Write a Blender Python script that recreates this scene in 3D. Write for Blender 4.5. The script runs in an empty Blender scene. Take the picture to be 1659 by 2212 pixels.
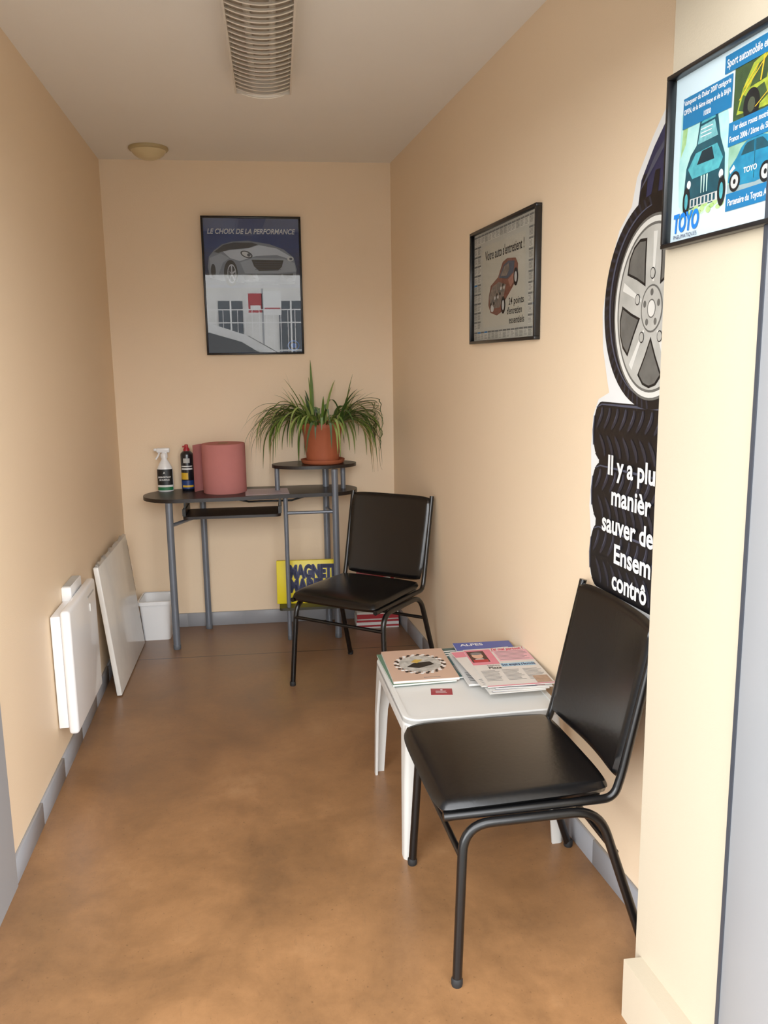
import bpy, bmesh, math, random
from mathutils import Vector, Matrix
random.seed(7)
SC=bpy.context.scene
COL=SC.collection
H=1.38; D=4.43; CE=2.377
def XL(y): return -0.8565+0.03653*(D-y)
def XR(y): return 0.572+0.1019*(D-y)
# ---------------------------------------------------------------- materials
def s2l(c):
    c=c/255.0
    return c/12.92 if c<=0.04045 else ((c+0.055)/1.055)**2.4
def col(c): return (s2l(c[0]),s2l(c[1]),s2l(c[2]),1)
MATS={}
def mat(name,c,rough=0.5,var=0.06,scale=12,metal=0,bump=0,bscale=200,coat=0,spec=0.5,trans=0,c2=None):
    if name in MATS: return MATS[name]
    m=bpy.data.materials.new(name); m.use_nodes=True; nt=m.node_tree; b=nt.nodes["Principled BSDF"]
    tc=nt.nodes.new("ShaderNodeTexCoord"); n=nt.nodes.new("ShaderNodeTexNoise")
    n.inputs["Scale"].default_value=scale; n.inputs["Detail"].default_value=5
    nt.links.new(tc.outputs["Object"],n.inputs["Vector"])
    mx=nt.nodes.new("ShaderNodeMix"); mx.data_type='RGBA'
    a=col(c)
    if c2 is None:
        lo=tuple(v*(1-var) for v in a[:3])+(1,); hi=tuple(min(1,v*(1+var)) for v in a[:3])+(1,)
    else: lo=a; hi=col(c2)
    mx.inputs[6].default_value=lo; mx.inputs[7].default_value=hi
    nt.links.new(n.outputs["Fac"],mx.inputs[0]); nt.links.new(mx.outputs[2],b.inputs["Base Color"])
    b.inputs["Roughness"].default_value=rough; b.inputs["Metallic"].default_value=metal
    b.inputs["Coat Weight"].default_value=coat; b.inputs["Specular IOR Level"].default_value=spec
    if trans: b.inputs["Transmission Weight"].default_value=trans
    if bump:
        n2=nt.nodes.new("ShaderNodeTexNoise"); n2.inputs["Scale"].default_value=bscale; n2.inputs["Detail"].default_value=3
        nt.links.new(tc.outputs["Object"],n2.inputs["Vector"])
        bp=nt.nodes.new("ShaderNodeBump"); bp.inputs["Strength"].default_value=bump; bp.inputs["Distance"].default_value=0.002
        nt.links.new(n2.outputs["Fac"],bp.inputs["Height"]); nt.links.new(bp.outputs["Normal"],b.inputs["Normal"])
    MATS[name]=m; return m
wallm=mat("wall_paint",(239,213,179),0.5,0.035,1.6,bump=0.25,bscale=350,spec=0.3)
creamm=mat("cream_daylit_paint",(186,173,150),0.55,0.02,2,bump=0.15,bscale=300,spec=0.3)  # entry copy of the wall paint: daylight's cream tone put into its colour
ceilm=mat("ceiling_paint",(240,234,224),0.8,0.03,2,bump=0.15,bscale=300,spec=0.2)
greym=mat("grey_tile",(142,143,147),0.45,0.05,9)
groutm=mat("grout",(150,150,150),0.8)
alum=mat("grey_aluminium",(152,154,157),0.4,0.03,5,metal=0.1)
gasket=mat("black_gasket",(50,54,62),0.5)
blk=mat("black_vinyl",(8,8,9),0.27,0.15,30,bump=0.12,bscale=90,spec=0.5)
blkmetal=mat("black_painted_steel",(8,8,9),0.28,0.1,20)
rubber=mat("black_rubber",(16,16,17),0.7)
steel=mat("grey_painted_steel",(114,120,130),0.35,0.05,10,metal=0.35)
darkwood=mat("dark_laminate",(32,24,22),0.38,0.25,18,c2=(20,15,15))
whitep=mat("white_plastic",(212,210,204),0.4,0.02,8)
whitee=mat("white_enamel",(240,240,240),0.28,0.01,5,coat=0.3)
boardm=mat("board_wrap",(226,223,216),0.3,0.1,14,bump=0.6,bscale=22,coat=0.4)
foil=mat("clear_plastic_film",(225,225,222),0.15,0.05,20,trans=0.75)
terra=mat("terracotta",(170,88,55),0.6,0.1,14)
soil=mat("soil",(52,38,28),0.95,0.3,60)
g1=mat("leaf_green",(88,116,40),0.45,0.25,40)
g2=mat("leaf_dark_green",(54,80,30),0.45,0.25,40)
g3=mat("leaf_light_green",(136,154,78),0.5,0.2,40)
g4=mat("leaf_dry",(150,128,78),0.7,0.2,40)
pink=mat("pink_paper",(190,118,113),0.9,0.05,25,bump=0.3,bscale=120,spec=.2)
card=mat("cardboard",(150,118,84),0.85)
paper=mat("white_paper",(212,210,204),0.6,0.03,20)
black=mat("ink_black",(13,13,15),0.45)
white=mat("ink_white",(230,230,228),0.5,0.01)
red=mat("ink_red",(168,28,38),0.45)
yellow=mat("box_yellow",(236,214,16),0.4,0.03)
navy=mat("ink_navy",(14,22,80),0.45)
blue=mat("ink_blue",(14,100,156),0.45,0.05)
green=mat("label_green",(20,110,62),0.45)
gold=mat("ink_yellow",(220,172,36),0.45)
greyi=mat("ink_grey",(112,112,112),0.5)
lgrey=mat("ink_light_grey",(180,180,176),0.5)
# floor
def floor_mat():
    m=bpy.data.materials.new("stained_concrete"); m.use_nodes=True; nt=m.node_tree; b=nt.nodes["Principled BSDF"]; L=nt.links.new
    tc=nt.nodes.new("ShaderNodeTexCoord")
    def noise(s,d=6,r=.6,dist=0):
        n=nt.nodes.new("ShaderNodeTexNoise"); n.inputs["Scale"].default_value=s;n.inputs["Detail"].default_value=d;n.inputs["Roughness"].default_value=r;n.inputs["Distortion"].default_value=dist
        L(tc.outputs["Object"],n.inputs["Vector"]); return n
    a=noise(2.6,12,.66,.35); cr=nt.nodes.new("ShaderNodeValToRGB"); L(a.outputs["Fac"],cr.inputs[0])
    e=cr.color_ramp.elements; e[0].position=.3;e[0].color=col((118,84,54)); e[1].position=.72;e[1].color=col((172,128,86))
    x=e.new(.45);x.color=col((137,97,61)); x=e.new(.57);x.color=col((153,109,69))
    f=noise(26,9,.78); mx=nt.nodes.new("ShaderNodeMix");mx.data_type='RGBA';mx.blend_type='MULTIPLY';mx.inputs[0].default_value=.4
    cr2=nt.nodes.new("ShaderNodeValToRGB");cr2.color_ramp.elements[0].position=.3;cr2.color_ramp.elements[0].color=(.62,.6,.58,1);cr2.color_ramp.elements[1].position=.6;cr2.color_ramp.elements[1].color=(1,1,1,1)
    L(f.outputs["Fac"],cr2.inputs[0]);L(cr.outputs[0],mx.inputs[6]);L(cr2.outputs[0],mx.inputs[7])
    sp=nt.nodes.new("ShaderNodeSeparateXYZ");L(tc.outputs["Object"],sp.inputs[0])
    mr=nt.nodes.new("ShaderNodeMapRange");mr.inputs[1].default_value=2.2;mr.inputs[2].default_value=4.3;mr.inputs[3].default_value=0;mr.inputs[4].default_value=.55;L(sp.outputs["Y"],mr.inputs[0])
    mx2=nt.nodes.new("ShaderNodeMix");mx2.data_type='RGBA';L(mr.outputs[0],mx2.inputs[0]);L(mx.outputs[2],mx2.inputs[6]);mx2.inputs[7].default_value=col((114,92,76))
    s1=nt.nodes.new("ShaderNodeMath");s1.operation='SUBTRACT';s1.inputs[1].default_value=3.93;L(sp.outputs["Y"],s1.inputs[0])
    s2=nt.nodes.new("ShaderNodeMath");s2.operation='ABSOLUTE';L(s1.outputs[0],s2.inputs[0])
    s3=nt.nodes.new("ShaderNodeMath");s3.operation='LESS_THAN';s3.inputs[1].default_value=.004;L(s2.outputs[0],s3.inputs[0])
    mx3=nt.nodes.new("ShaderNodeMix");mx3.data_type='RGBA';L(s3.outputs[0],mx3.inputs[0]);L(mx2.outputs[2],mx3.inputs[6]);mx3.inputs[7].default_value=col((70,54,44))
    sk=noise(110,3,.6); cr3=nt.nodes.new("ShaderNodeValToRGB");cr3.color_ramp.elements[0].position=.28;cr3.color_ramp.elements[0].color=(.4,.38,.36,1);cr3.color_ramp.elements[1].position=.35;cr3.color_ramp.elements[1].color=(1,1,1,1)
    L(sk.outputs["Fac"],cr3.inputs[0]); mx4=nt.nodes.new("ShaderNodeMix");mx4.data_type='RGBA';mx4.blend_type='MULTIPLY';mx4.inputs[0].default_value=.7
    L(mx3.outputs[2],mx4.inputs[6]);L(cr3.outputs[0],mx4.inputs[7])
    mp=nt.nodes.new("ShaderNodeMapping");mp.inputs["Scale"].default_value=(9,1.6,1);mp.inputs["Rotation"].default_value=(0,0,.6);L(tc.outputs["Object"],mp.inputs[0])
    sc=nt.nodes.new("ShaderNodeTexNoise");sc.inputs["Scale"].default_value=3;sc.inputs["Detail"].default_value=2;sc.inputs["Distortion"].default_value=1.5;L(mp.outputs[0],sc.inputs["Vector"])
    d1=nt.nodes.new("ShaderNodeMath");d1.operation='SUBTRACT';d1.inputs[1].default_value=.5;L(sc.outputs["Fac"],d1.inputs[0])
    d2=nt.nodes.new("ShaderNodeMath");d2.operation='ABSOLUTE';L(d1.outputs[0],d2.inputs[0])
    d3=nt.nodes.new("ShaderNodeMapRange");d3.inputs[1].default_value=.0;d3.inputs[2].default_value=.006;d3.inputs[3].default_value=.18;d3.inputs[4].default_value=0;L(d2.outputs[0],d3.inputs[0])
    mx5=nt.nodes.new("ShaderNodeMix");mx5.data_type='RGBA';L(d3.outputs[0],mx5.inputs[0]);L(mx4.outputs[2],mx5.inputs[6]);mx5.inputs[7].default_value=col((84,62,46))
    L(mx5.outputs[2],b.inputs["Base Color"])
    r=nt.nodes.new("ShaderNodeMapRange");r.inputs[1].default_value=.25;r.inputs[2].default_value=.75;r.inputs[3].default_value=.27;r.inputs[4].default_value=.40;L(a.outputs["Fac"],r.inputs[0]);L(r.outputs[0],b.inputs["Roughness"])
    return m
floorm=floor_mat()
def glass_mat(name,ior):
    m=bpy.data.materials.new(name);m.use_nodes=True;nt=m.node_tree;nt.nodes.clear();L=nt.links.new
    o=nt.nodes.new("ShaderNodeOutputMaterial");mx=nt.nodes.new("ShaderNodeMixShader");t=nt.nodes.new("ShaderNodeBsdfTransparent");g=nt.nodes.new("ShaderNodeBsdfGlossy")
    g.inputs["Roughness"].default_value=.0;fr=nt.nodes.new("ShaderNodeFresnel");fr.inputs[0].default_value=ior
    L(fr.outputs[0],mx.inputs[0]);L(t.outputs[0],mx.inputs[1]);L(g.outputs[0],mx.inputs[2]);L(mx.outputs[0],o.inputs[0]);return m
glassm=glass_mat("picture_glass",1.9);glass2=glass_mat("matte_acrylic",1.10)
# ---------------------------------------------------------------- mesh builder
class MB:
    def __init__(s): s.v=[];s.f=[];s.m=[];s.sm=[];s.mats=[]
    def mi(s,m):
        if m not in s.mats: s.mats.append(m)
        return s.mats.index(m)
    def add(s,vs,fs,m,smooth=False,M=None):
        o=len(s.v);k=s.mi(m)
        for p in vs:
            p=Vector(p)
            s.v.append(tuple(M@p) if M is not None else tuple(p))
        for f in fs: s.f.append([i+o for i in f]);s.m.append(k);s.sm.append(smooth)
        return s
    def box(s,x0,x1,y0,y1,z0,z1,m,bev=0,seg=2,M=None):
        bm=bmesh.new();bmesh.ops.create_cube(bm,size=1)
        for v in bm.verts: v.co=Vector(((x0+x1)/2+v.co.x*(x1-x0),(y0+y1)/2+v.co.y*(y1-y0),(z0+z1)/2+v.co.z*(z1-z0)))
        if bev: bmesh.ops.bevel(bm,geom=list(bm.edges),offset=bev,segments=seg,profile=.5,affect='EDGES')
        bm.verts.index_update();s.add([v.co[:] for v in bm.verts],[[v.index for v in f.verts] for f in bm.faces],m,False,M);bm.free();return s
    def hexa(s,b,t,m):
        return s.add(list(b)+list(t),[(3,2,1,0),(4,5,6,7),(0,1,5,4),(1,2,6,5),(2,3,7,6),(3,0,4,7)],m)
    def prism(s,poly,z0,z1,m,smooth=False,M=None):
        n=len(poly);vs=[(x,y,z0) for x,y in poly]+[(x,y,z1) for x,y in poly]
        a=sum(poly[i][0]*poly[(i+1)%n][1]-poly[(i+1)%n][0]*poly[i][1] for i in range(n))
        fs=[list(range(n))[::-1],list(range(n,2*n))]+[(i,(i+1)%n,n+(i+1)%n,n+i) for i in range(n)]
        if a<0: fs=[list(f)[::-1] for f in fs]
        return s.add(vs,fs,m,smooth,M)
    def flat(s,poly,z,m,M=None):
        n=len(poly);a=sum(poly[i][0]*poly[(i+1)%n][1]-poly[(i+1)%n][0]*poly[i][1] for i in range(n))
        if a<0: poly=poly[::-1]
        return s.add([(x,y,z) for x,y in poly],[list(range(n))],m,False,M)
    def rect(s,x0,x1,y0,y1,z,m,M=None): return s.flat([(x0,y0),(x1,y0),(x1,y1),(x0,y1)],z,m,M)
    def ell(s,cx,cy,rx,ry,z,m,n=32,a0=0,a1=2*math.pi,rot=0):
        ps=[]
        for i in range(n):
            t=a0+(a1-a0)*i/(n if abs(a1-a0-2*math.pi)<1e-6 else n-1)
            x=rx*math.cos(t);y=ry*math.sin(t);ps.append((cx+x*math.cos(rot)-y*math.sin(rot),cy+x*math.sin(rot)+y*math.cos(rot)))
        return s.flat(ps,z,m)
    def arc(s,cx,cy,rx,ry,w,a0,a1,z,m,n=24):
        vs=[];fs=[]
        for i in range(n+1):
            t=math.radians(a0+(a1-a0)*i/n);ww=w*math.sin(math.pi*min(1,max(0,.08+.84*i/n)))
            vs+=[(cx+(rx-ww/2)*math.cos(t),cy+(ry-ww/2)*math.sin(t),z),(cx+(rx+ww/2)*math.cos(t),cy+(ry+ww/2)*math.sin(t),z)]
        for i in range(n): fs.append((2*i,2*i+1,2*i+3,2*i+2))
        return s.add(vs,fs,m)
    def band(s,pts,w,z,m):
        # ribbon of width w through 2D points, tapering at both ends
        vs=[];fs=[];n=len(pts)
        for i,(x,y) in enumerate(pts):
            x0,y0=pts[max(i-1,0)];x1,y1=pts[min(i+1,n-1)];dx,dy=x1-x0,y1-y0;l=math.hypot(dx,dy) or 1
            ww=w/2*(.35+.65*math.sin(math.pi*(i+.5)/n));vs+=[(x-dy/l*ww,y+dx/l*ww,z),(x+dy/l*ww,y-dx/l*ww,z)]
        for i in range(n-1): fs.append((2*i,2*i+1,2*i+3,2*i+2))
        return s.add(vs,fs,m)
    def lathe(s,prof,m,c=(0,0,0),n=32,sx=1,sy=1,M=None):
        vs=[];fs=[];k=len(prof)
        for i in range(n):
            a=2*math.pi*i/n
            for r,z in prof: vs.append((c[0]+r*math.cos(a)*sx,c[1]+r*math.sin(a)*sy,c[2]+z))
        for i in range(n):
            j=(i+1)%n
            for q in range(k-1): fs.append((i*k+q,j*k+q,j*k+q+1,i*k+q+1))
        if prof[0][0]>1e-5: fs.append([i*k for i in range(n)][::-1])
        if prof[-1][0]>1e-5: fs.append([i*k+k-1 for i in range(n)])
        return s.add(vs,fs,m,True,M)
    def tube(s,pts,r,m,n=12,r2=None,M=None,flat=1.0):
        pts=[Vector(p) for p in pts];N=len(pts);vs=[];fs=[]
        t=(pts[1]-pts[0]).normalized();up=Vector((0,0,1)) if abs(t.z)<.9 else Vector((1,0,0))
        u=t.cross(up).normalized()
        for i,p in enumerate(pts):
            tt=(pts[min(i+1,N-1)]-pts[max(i-1,0)]).normalized()
            u=(u-tt*u.dot(tt)).normalized();w=tt.cross(u)
            rr=r if r2 is None else r+(r2-r)*i/(N-1)
            for k in range(n):
                a=2*math.pi*k/n;vs.append(p+u*math.cos(a)*rr+w*math.sin(a)*rr*flat)
        for i in range(N-1):
            for k in range(n):
                k2=(k+1)%n;fs.append((i*n+k,i*n+k2,(i+1)*n+k2,(i+1)*n+k))
        fs.append(list(range(n))[::-1]);fs.append([(N-1)*n+k for k in range(n)])
        return s.add(vs,fs,m,True,M)
    def text(s,body,size,x,y,z,m,width=None,shear=0,bold=0.0,rot=0,align='LEFT',M=None,extr=0):
        cu=bpy.data.curves.new("t","FONT");cu.body=body;cu.size=size;cu.shear=shear;cu.offset=bold*size;cu.align_x=align;cu.extrude=extr
        cu.resolution_u=4
        ob=bpy.data.objects.new("t",cu);COL.objects.link(ob)
        me=bpy.data.meshes.new_from_object(ob)
        vs=[v.co.copy() for v in me.vertices];fs=[list(p.vertices) for p in me.polygons]
        bpy.data.objects.remove(ob);bpy.data.meshes.remove(me);bpy.data.curves.remove(cu)
        if not vs: return s
        k=1
        if width: k=width/(max(v.x for v in vs)-min(v.x for v in vs))
        c,sn=math.cos(rot),math.sin(rot)
        vs=[(x+(v.x*k)*c-v.y*sn,y+(v.x*k)*sn+v.y*c,z+v.z) for v in vs]
        return s.add(vs,fs,m,False,M)
    def strips(s,x0,x1,y0,y1,n,z,m,fill=.45):
        for i in range(n):
            yy=y0+(y1-y0)*(i+.5)/n;h=(y1-y0)/n*fill/2
            s.rect(x0,x1-(x1-x0)*random.random()*.25,yy-h,yy+h,z,m)
        return s
    def make(s,name,parent=None,M=None,loc=None,rotz=0,auto=True):
        me=bpy.data.meshes.new(name);me.from_pydata(s.v,[],s.f)
        for m in s.mats: me.materials.append(m)
        for i,p in enumerate(me.polygons): p.material_index=s.m[i];p.use_smooth=s.sm[i]
        me.update()
        try: me.set_sharp_from_angle(angle=math.radians(50))
        except Exception: pass
        ob=bpy.data.objects.new(name,me);COL.objects.link(ob)
        if parent: ob.parent=parent
        if M is not None: ob.matrix_local=M
        elif loc is not None or rotz: ob.matrix_local=Matrix.Translation(loc or (0,0,0))@Matrix.Rotation(rotz,4,'Z')
        return ob
def tag(ob,label,cat,group=None):
    ob["label"]=label;ob["category"]=cat
    if group: ob["group"]=group
    return ob
def struct(ob): ob["kind"]="structure";return ob
def empty(name,label,cat,M=None,loc=(0,0,0),rotz=0,group=None):
    e=bpy.data.objects.new(name,None);COL.objects.link(e);e.empty_display_size=.05
    e.matrix_world=M if M is not None else Matrix.Translation(loc)@Matrix.Rotation(rotz,4,'Z')
    return tag(e,label,cat,group)
def basis(o,u,v):
    u=Vector(u).normalized();v=Vector(v).normalized();w=u.cross(v)
    M=Matrix((u,v,w)).transposed().to_4x4();M.translation=Vector(o);return M
def fillet(pts,r,n=6):
    pts=[Vector(p) for p in pts];out=[pts[0]]
    for i in range(1,len(pts)-1):
        a,b,c=pts[i-1],pts[i],pts[i+1];d1=(a-b);d2=(c-b);l=min(r,d1.length*.49,d2.length*.49)
        p=b+d1.normalized()*l;q=b+d2.normalized()*l
        for k in range(n+1):
            t=k/n;out.append(p*(1-t)**2+b*2*t*(1-t)+q*t*t)
    out.append(pts[-1]);return out
def rrect(x0,x1,y0,y1,r,n=6):
    ps=[]
    for cx,cy,a in((x1-r,y0+r,-90),(x1-r,y1-r,0),(x0+r,y1-r,90),(x0+r,y0+r,180)):
        for k in range(n+1):
            t=math.radians(a+90*k/n);ps.append((cx+r*math.cos(t),cy+r*math.sin(t)))
    return ps
# ---------------------------------------------------------------- room shell
YF=1.18
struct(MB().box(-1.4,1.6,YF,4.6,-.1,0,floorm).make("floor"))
struct(MB().box(-1.4,1.6,YF,4.6,CE,CE+.1,ceilm).make("ceiling"))
struct(MB().box(-1.2,1.2,D,D+.12,0,CE,wallm).make("wall_back"))
struct(MB().prism([(XL(YF),YF),(XL(D),D),(XL(D)-.15,D),(XL(YF)-.15,YF)],0,CE,wallm).make("wall_left"))
struct(MB().prism([(XR(1.4),1.4),(XR(D),D),(XR(D)+.15,D),(XR(1.4)+.15,1.4)],0,CE,wallm).make("wall_right"))
PY=1.53
struct(MB().prism([(XR(PY)-.16,PY),(XR(1.24)-.16,1.24),(XR(1.24)+.16,1.24),(XR(PY)+.16,PY)],0,CE,creamm).make("wall_entry"))
struct(MB().box(-1.4,1.6,YF,YF+.12,2.03,CE+.25,creamm).make("wall_front"))
struct(MB().box(-4.5,XL(YF)-.0,YF-.02,YF+.1,-.1,3.2,creamm).make("wall_facade_left"))
struct(MB().box(.80,4.5,YF-.02,YF+.055,-.1,3.2,creamm).make("wall_facade_right"))
pl=MB();pl.prism([(XR(1.5)-.2,1.505),(XR(1.24)-.2,1.24),(XR(1.24)-.16,1.24),(XR(1.5)-.16,1.505)],0,.135,creamm);struct(pl.make("trim_3"))
d=MB();d.box(.728,.80,.95,1.234,0,2.03,alum,.003);d.box(.726,.80,1.228,1.238,0,2.03,gasket);d.box(.7265,.728,1.07,1.075,0,2.03,gasket);struct(d.make("trim_1"))
d=MB();d.hexa([(XL(2.16)-.01,2.16,0),(XL(1.2)-.01,1.2,0),(XL(1.2)+.012,1.2,0),(XL(2.16)+.012,2.16,0)][::-1],[(XL(2.16)-.01,2.16,2.1),(XL(1.2)-.01,1.2,2.1),(XL(1.2)+.012,1.2,2.1),(XL(2.16)+.012,2.16,2.1)][::-1],alum);struct(d.make("trim_2"))
def baseboard(name,p,q):
    p=Vector(p);q=Vector(q);L=(q-p).length;M=basis((p.x,p.y,0),(q-p),(0,0,1))
    b=MB();x=0
    while x<L:
        x2=min(x+.3,L);b.box(x+.0008,x2-.0008,0,.074,0,.01,greym,.001,1);x=x2
    b.box(0,L,0,.073,0,.009,groutm)
    return struct(b.make(name,M=M))
baseboard("baseboard_back",(XL(D),D,0),(XR(D),D,0))
baseboard("baseboard_right",(XR(D),D,0),(XR(PY),PY,0))
baseboard("baseboard_left",(XL(2.17),2.17,0),(XL(D),D,0))
# ---------------------------------------------------------------- ceiling louvre light
e=empty("ceiling_light","long fluorescent ceiling fixture with curved louvre slats","ceiling light",loc=(-.031,2.5,CE),rotz=.008)
hw=.094;y0,y1=-.75,.64
b=MB();b.box(-hw*.9,hw*.9,y0,y1,-.02,0,mat("fixture_inside",(166,150,130),.7))
sidem=mat("fixture_side",(214,203,187),.5)
for sx in(-1,1): b.box(sx*hw-.003,sx*hw+.003,y0,y1,-.070,-.003,sidem)
b.box(-hw,hw,y1-.003,y1+.003,-.07,0,sidem)
b.make("housing",parent=e)
sl=MB();slm=mat("louvre_slat",(240,231,216),.45)
n=36
for i in range(n+1):
    yy=y0+(y1-y0)*i/n
    vs=[];fs=[];K=12
    for k in range(K+1):
        t=-1+2*k/K;x=t*hw;z=-.063-.018*(1-t*t)
        for dy,zz in((-.0035,z),(.0045,z),(.006,z+.008),(.003,z+.008)): vs.append((x,yy+dy+.008*(1-t*t),zz))
    for k in range(K):
        for q in range(4): fs.append((k*4+q,(k+1)*4+q,(k+1)*4+(q+1)%4,k*4+(q+1)%4))
    sl.add(vs,fs,slm)
vs=[];K=12
for k in range(K+1):
    t=-1+2*k/K;vs.append((t*hw,y1+.008*(1-t*t),-.064-.019*(1-t*t)))
for k in range(K+1):
    t=1-2*k/K;vs.append((t*hw,y1+.003,-.05))
sl.add(vs,[list(range(len(vs)))],slm)
sl.make("louvre",parent=e)
for x in(-.035,.035):
    tb=MB();tb.tube([(x,y0+.03,-.036),(x,y1-.03,-.036)],.010,mat("unlit_tube",(190,180,164),.4));tb.make("fluorescent_tube",parent=e)
# round ceiling dome
e=empty("ceiling_lamp","small round cream dome fitting on the ceiling","ceiling lamp",loc=(-.583,4.19,CE))
MB().lathe([(.088,0),(.09,-.008),(.086,-.014),(.08,-.016)][::-1],mat("dome_ring",(176,156,112),.4),n=40).make("base_ring",parent=e)
MB().lathe([(.001,-.056),(.025,-.054),(.05,-.045),(.068,-.032),(.082,-.012)],mat("dome_cream",(212,192,146),.3),n=40).make("lamp_shade",parent=e)
# ---------------------------------------------------------------- back poster
W,Hh=.492,.675
Mb=Matrix.Translation((.11,D-.002,1.435))@Matrix.Rotation(math.radians(2.4),4,'Z')@Matrix.Rotation(math.radians(1.1),4,'X')@Matrix.Translation((-W,0,0))@basis((0,0,0),(1,0,0),(0,0,1))
e=empty("framed_poster","black framed blue poster of a silver car under glass","poster",M=Mb)
def frame(e,W,Hh,gm,t=.012,dp=.018):
    b=MB();fm=mat("black_frame",(12,12,14),.35)
    b.box(0,W,0,t,0,dp,fm,.001,1);b.box(0,W,Hh-t,Hh,0,dp,fm,.001,1);b.box(0,t,t,Hh-t,0,dp,fm,.001,1);b.box(W-t,W,t,Hh-t,0,dp,fm,.001,1)
    b.make("frame",parent=e)
    g=MB();g.rect(t*.8,W-t*.8,t*.8,Hh-t*.8,dp-.006,gm);g.make("glass",parent=e)
frame(e,W,Hh,glassm,t=.010)
def P(x,y): return ((x-441)/212*W, (765-y)/297*Hh)
def PL(l): return [P(*q) for q in l]
b=MB();pz=.004
b.box(.004,W-.004,.004,Hh-.004,0,pz,mat("poster_blue",(2,62,130),.5,c2=(2,48,108)))
for i in range(10):
    t=i/10;c=(int(5-2*t),int(52-38*t),int(112-80*t))
    b.rect(.011,W-.011,Hh-.15-.021*i-.021,Hh-.15-.021*i,pz+.0002,mat("poster_band%d"%i,c,.5))
b.rect(.011,W-.011,.011,Hh-.345,pz+.0003,mat("poster_dark",(10,12,18),.5,c2=(14,20,28),scale=9))
b.text("LE CHOIX DE LA PERFORMANCE",.034,.028,Hh-.083,pz+.001,white,width=.435,shear=.25,bold=.022)
sil=mat("car_silver",(172,178,186),.5,.12);sil2=mat("car_silver_light",(216,220,226),.5,.05);sil3=mat("car_silver_dark",(66,74,86),.5,.12);gls=mat("car_glass",(16,24,34),.4);silm=mat("car_silver_mid",(134,142,152),.5,.1)
z=pz+.0006
b.flat(PL([(455,598),(452,575),(455,553),(466,540),(484,527),(505,521),(540,519),(585,526),(615,537),(636,554),(642,580),(638,604),(600,612),(548,611),(520,607),(480,604)]),z,silm)
b.flat(PL([(466,543),(487,528),(508,523),(548,523),(560,527),(540,534),(500,538),(475,545)]),z+.0002,gls)
b.flat(PL([(485,542),(500,539),(540,535),(562,528),(600,535),(628,551),(626,557),(600,549),(556,551),(520,562),(500,556)]),z+.0002,sil2)
b.flat(PL([(456,556),(480,546),(498,556),(484,566),(474,590),(458,590)]),z+.0002,sil)
b.flat(PL([(521,565),(548,556),(612,556),(638,566),(640,584),(600,588),(530,588)]),z+.0003,sil)
b.flat(PL([(545,559),(614,560),(610,574),(602,582),(560,583),(550,573)]),z+.0005,black)
for k in range(4): b.rect(P(552,0)[0],P(608,0)[0],P(0,564+k*5)[1],P(0,565+k*5)[1],z+.0006,sil3)
b.flat(PL([(524,592),(545,590),(552,600),(530,602)]),z+.0005,black);b.flat(PL([(612,590),(634,588),(632,598),(616,601)]),z+.0005,black)
b.flat(PL([(556,590),(608,590),(604,602),(560,603)]),z+.0005,sil3)
b.flat(PL([(526,606),(638,606),(636,611),(530,612)]),z+.0005,sil3)
b.ell(*P(535,548),.031,.016,z+.0006,gls,rot=-.35);b.ell(*P(535,548),.024,.011,z+.0008,white,rot=-.35);b.ell(*P(540,549),.009,.008,z+.0009,sil3)
b.ell(*P(629,557),.016,.012,z+.0006,white);b.ell(*P(630,557),.008,.006,z+.0008,sil3)
b.ell(*P(500,588),.034,.064,z+.0006,black);b.ell(*P(502,589),.022,.046,z+.0008,sil2);b.ell(*P(502,589),.018,.040,z+.0009,gls)
for k in range(5):
    a=1.57+2*math.pi*k/5;cx,cy=P(502,589);b.flat([(cx-.003*math.sin(a),cy+.005*math.cos(a)),(cx+.003*math.sin(a),cy-.005*math.cos(a)),(cx+.019*math.cos(a)+.003*math.sin(a),cy+.042*math.sin(a)-.004),(cx+.019*math.cos(a)-.003*math.sin(a),cy+.042*math.sin(a)+.004)],z+.001,sil2)
b.ell(*P(463,583),.012,.034,z+.0006,black)
b.ell(*P(630,746),.030,.026,z,mat("logo_blue",(40,90,170),.5));b.ell(*P(630,746),.025,.021,z+.0002,MATS["poster_dark"]);b.ell(*P(630,746),.014,.012,z+.0003,MATS["logo_blue"])
b.make("print",parent=e)
# ---------------------------------------------------------------- right wall picture
W2,H2=.613,.392
ur=(.1014,-.9948,0)
M2=basis((XR(3.10)-.001,3.10,1.445),ur,(0,0,1))
e=empty("framed_picture","black framed newsprint picture of a red cutaway car","picture",M=M2);frame(e,W2,H2,glass2,.010,.020)
def P2(x,y):
    t=(x-1023)/145;top=507-59*t;bot=743-6*t;return (W2*t*1.2/(1+.2*t),H2*(bot-y)/(bot-top))
b=MB();pz=.004;b.box(.004,W2-.004,.004,H2-.004,0,pz,mat("newsprint",(178,176,164),.6,c2=(164,162,150)))
dk=mat("newsprint_dark",(98,98,94),.6);lt=mat("newsprint_light",(192,190,178),.6)
b.rect(.105,W2-.115,.055,H2-.06,pz+.0003,mat("newsprint_centre",(184,180,164),.6,c2=(166,162,146)))
cells=[]
for i in range(16): cells.append((.013+i*.0368,H2-.046));cells.append((.013+i*.0368,.013))
for j in range(9):
    for x in(.013,.0498,W2-.0868,W2-.050): cells.append((x,.050+j*.0325))
for(x,y)in cells:
    b.rect(x,x+.033,y,y+.029,pz+.0004,lt if random.random()<.4 else MATS["newsprint"])
    b.rect(x,x+.033,y+.023,y+.029,pz+.0006,dk if random.random()<.85 else blue)
    b.strips(x+.002,x+.031,y+.002,y+.021,5,pz+.0006,dk,.4)
b.text("Votre auto s'entretient !",.045,.130,H2-.110,pz+.001,black,width=.36,bold=.010)
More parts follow.
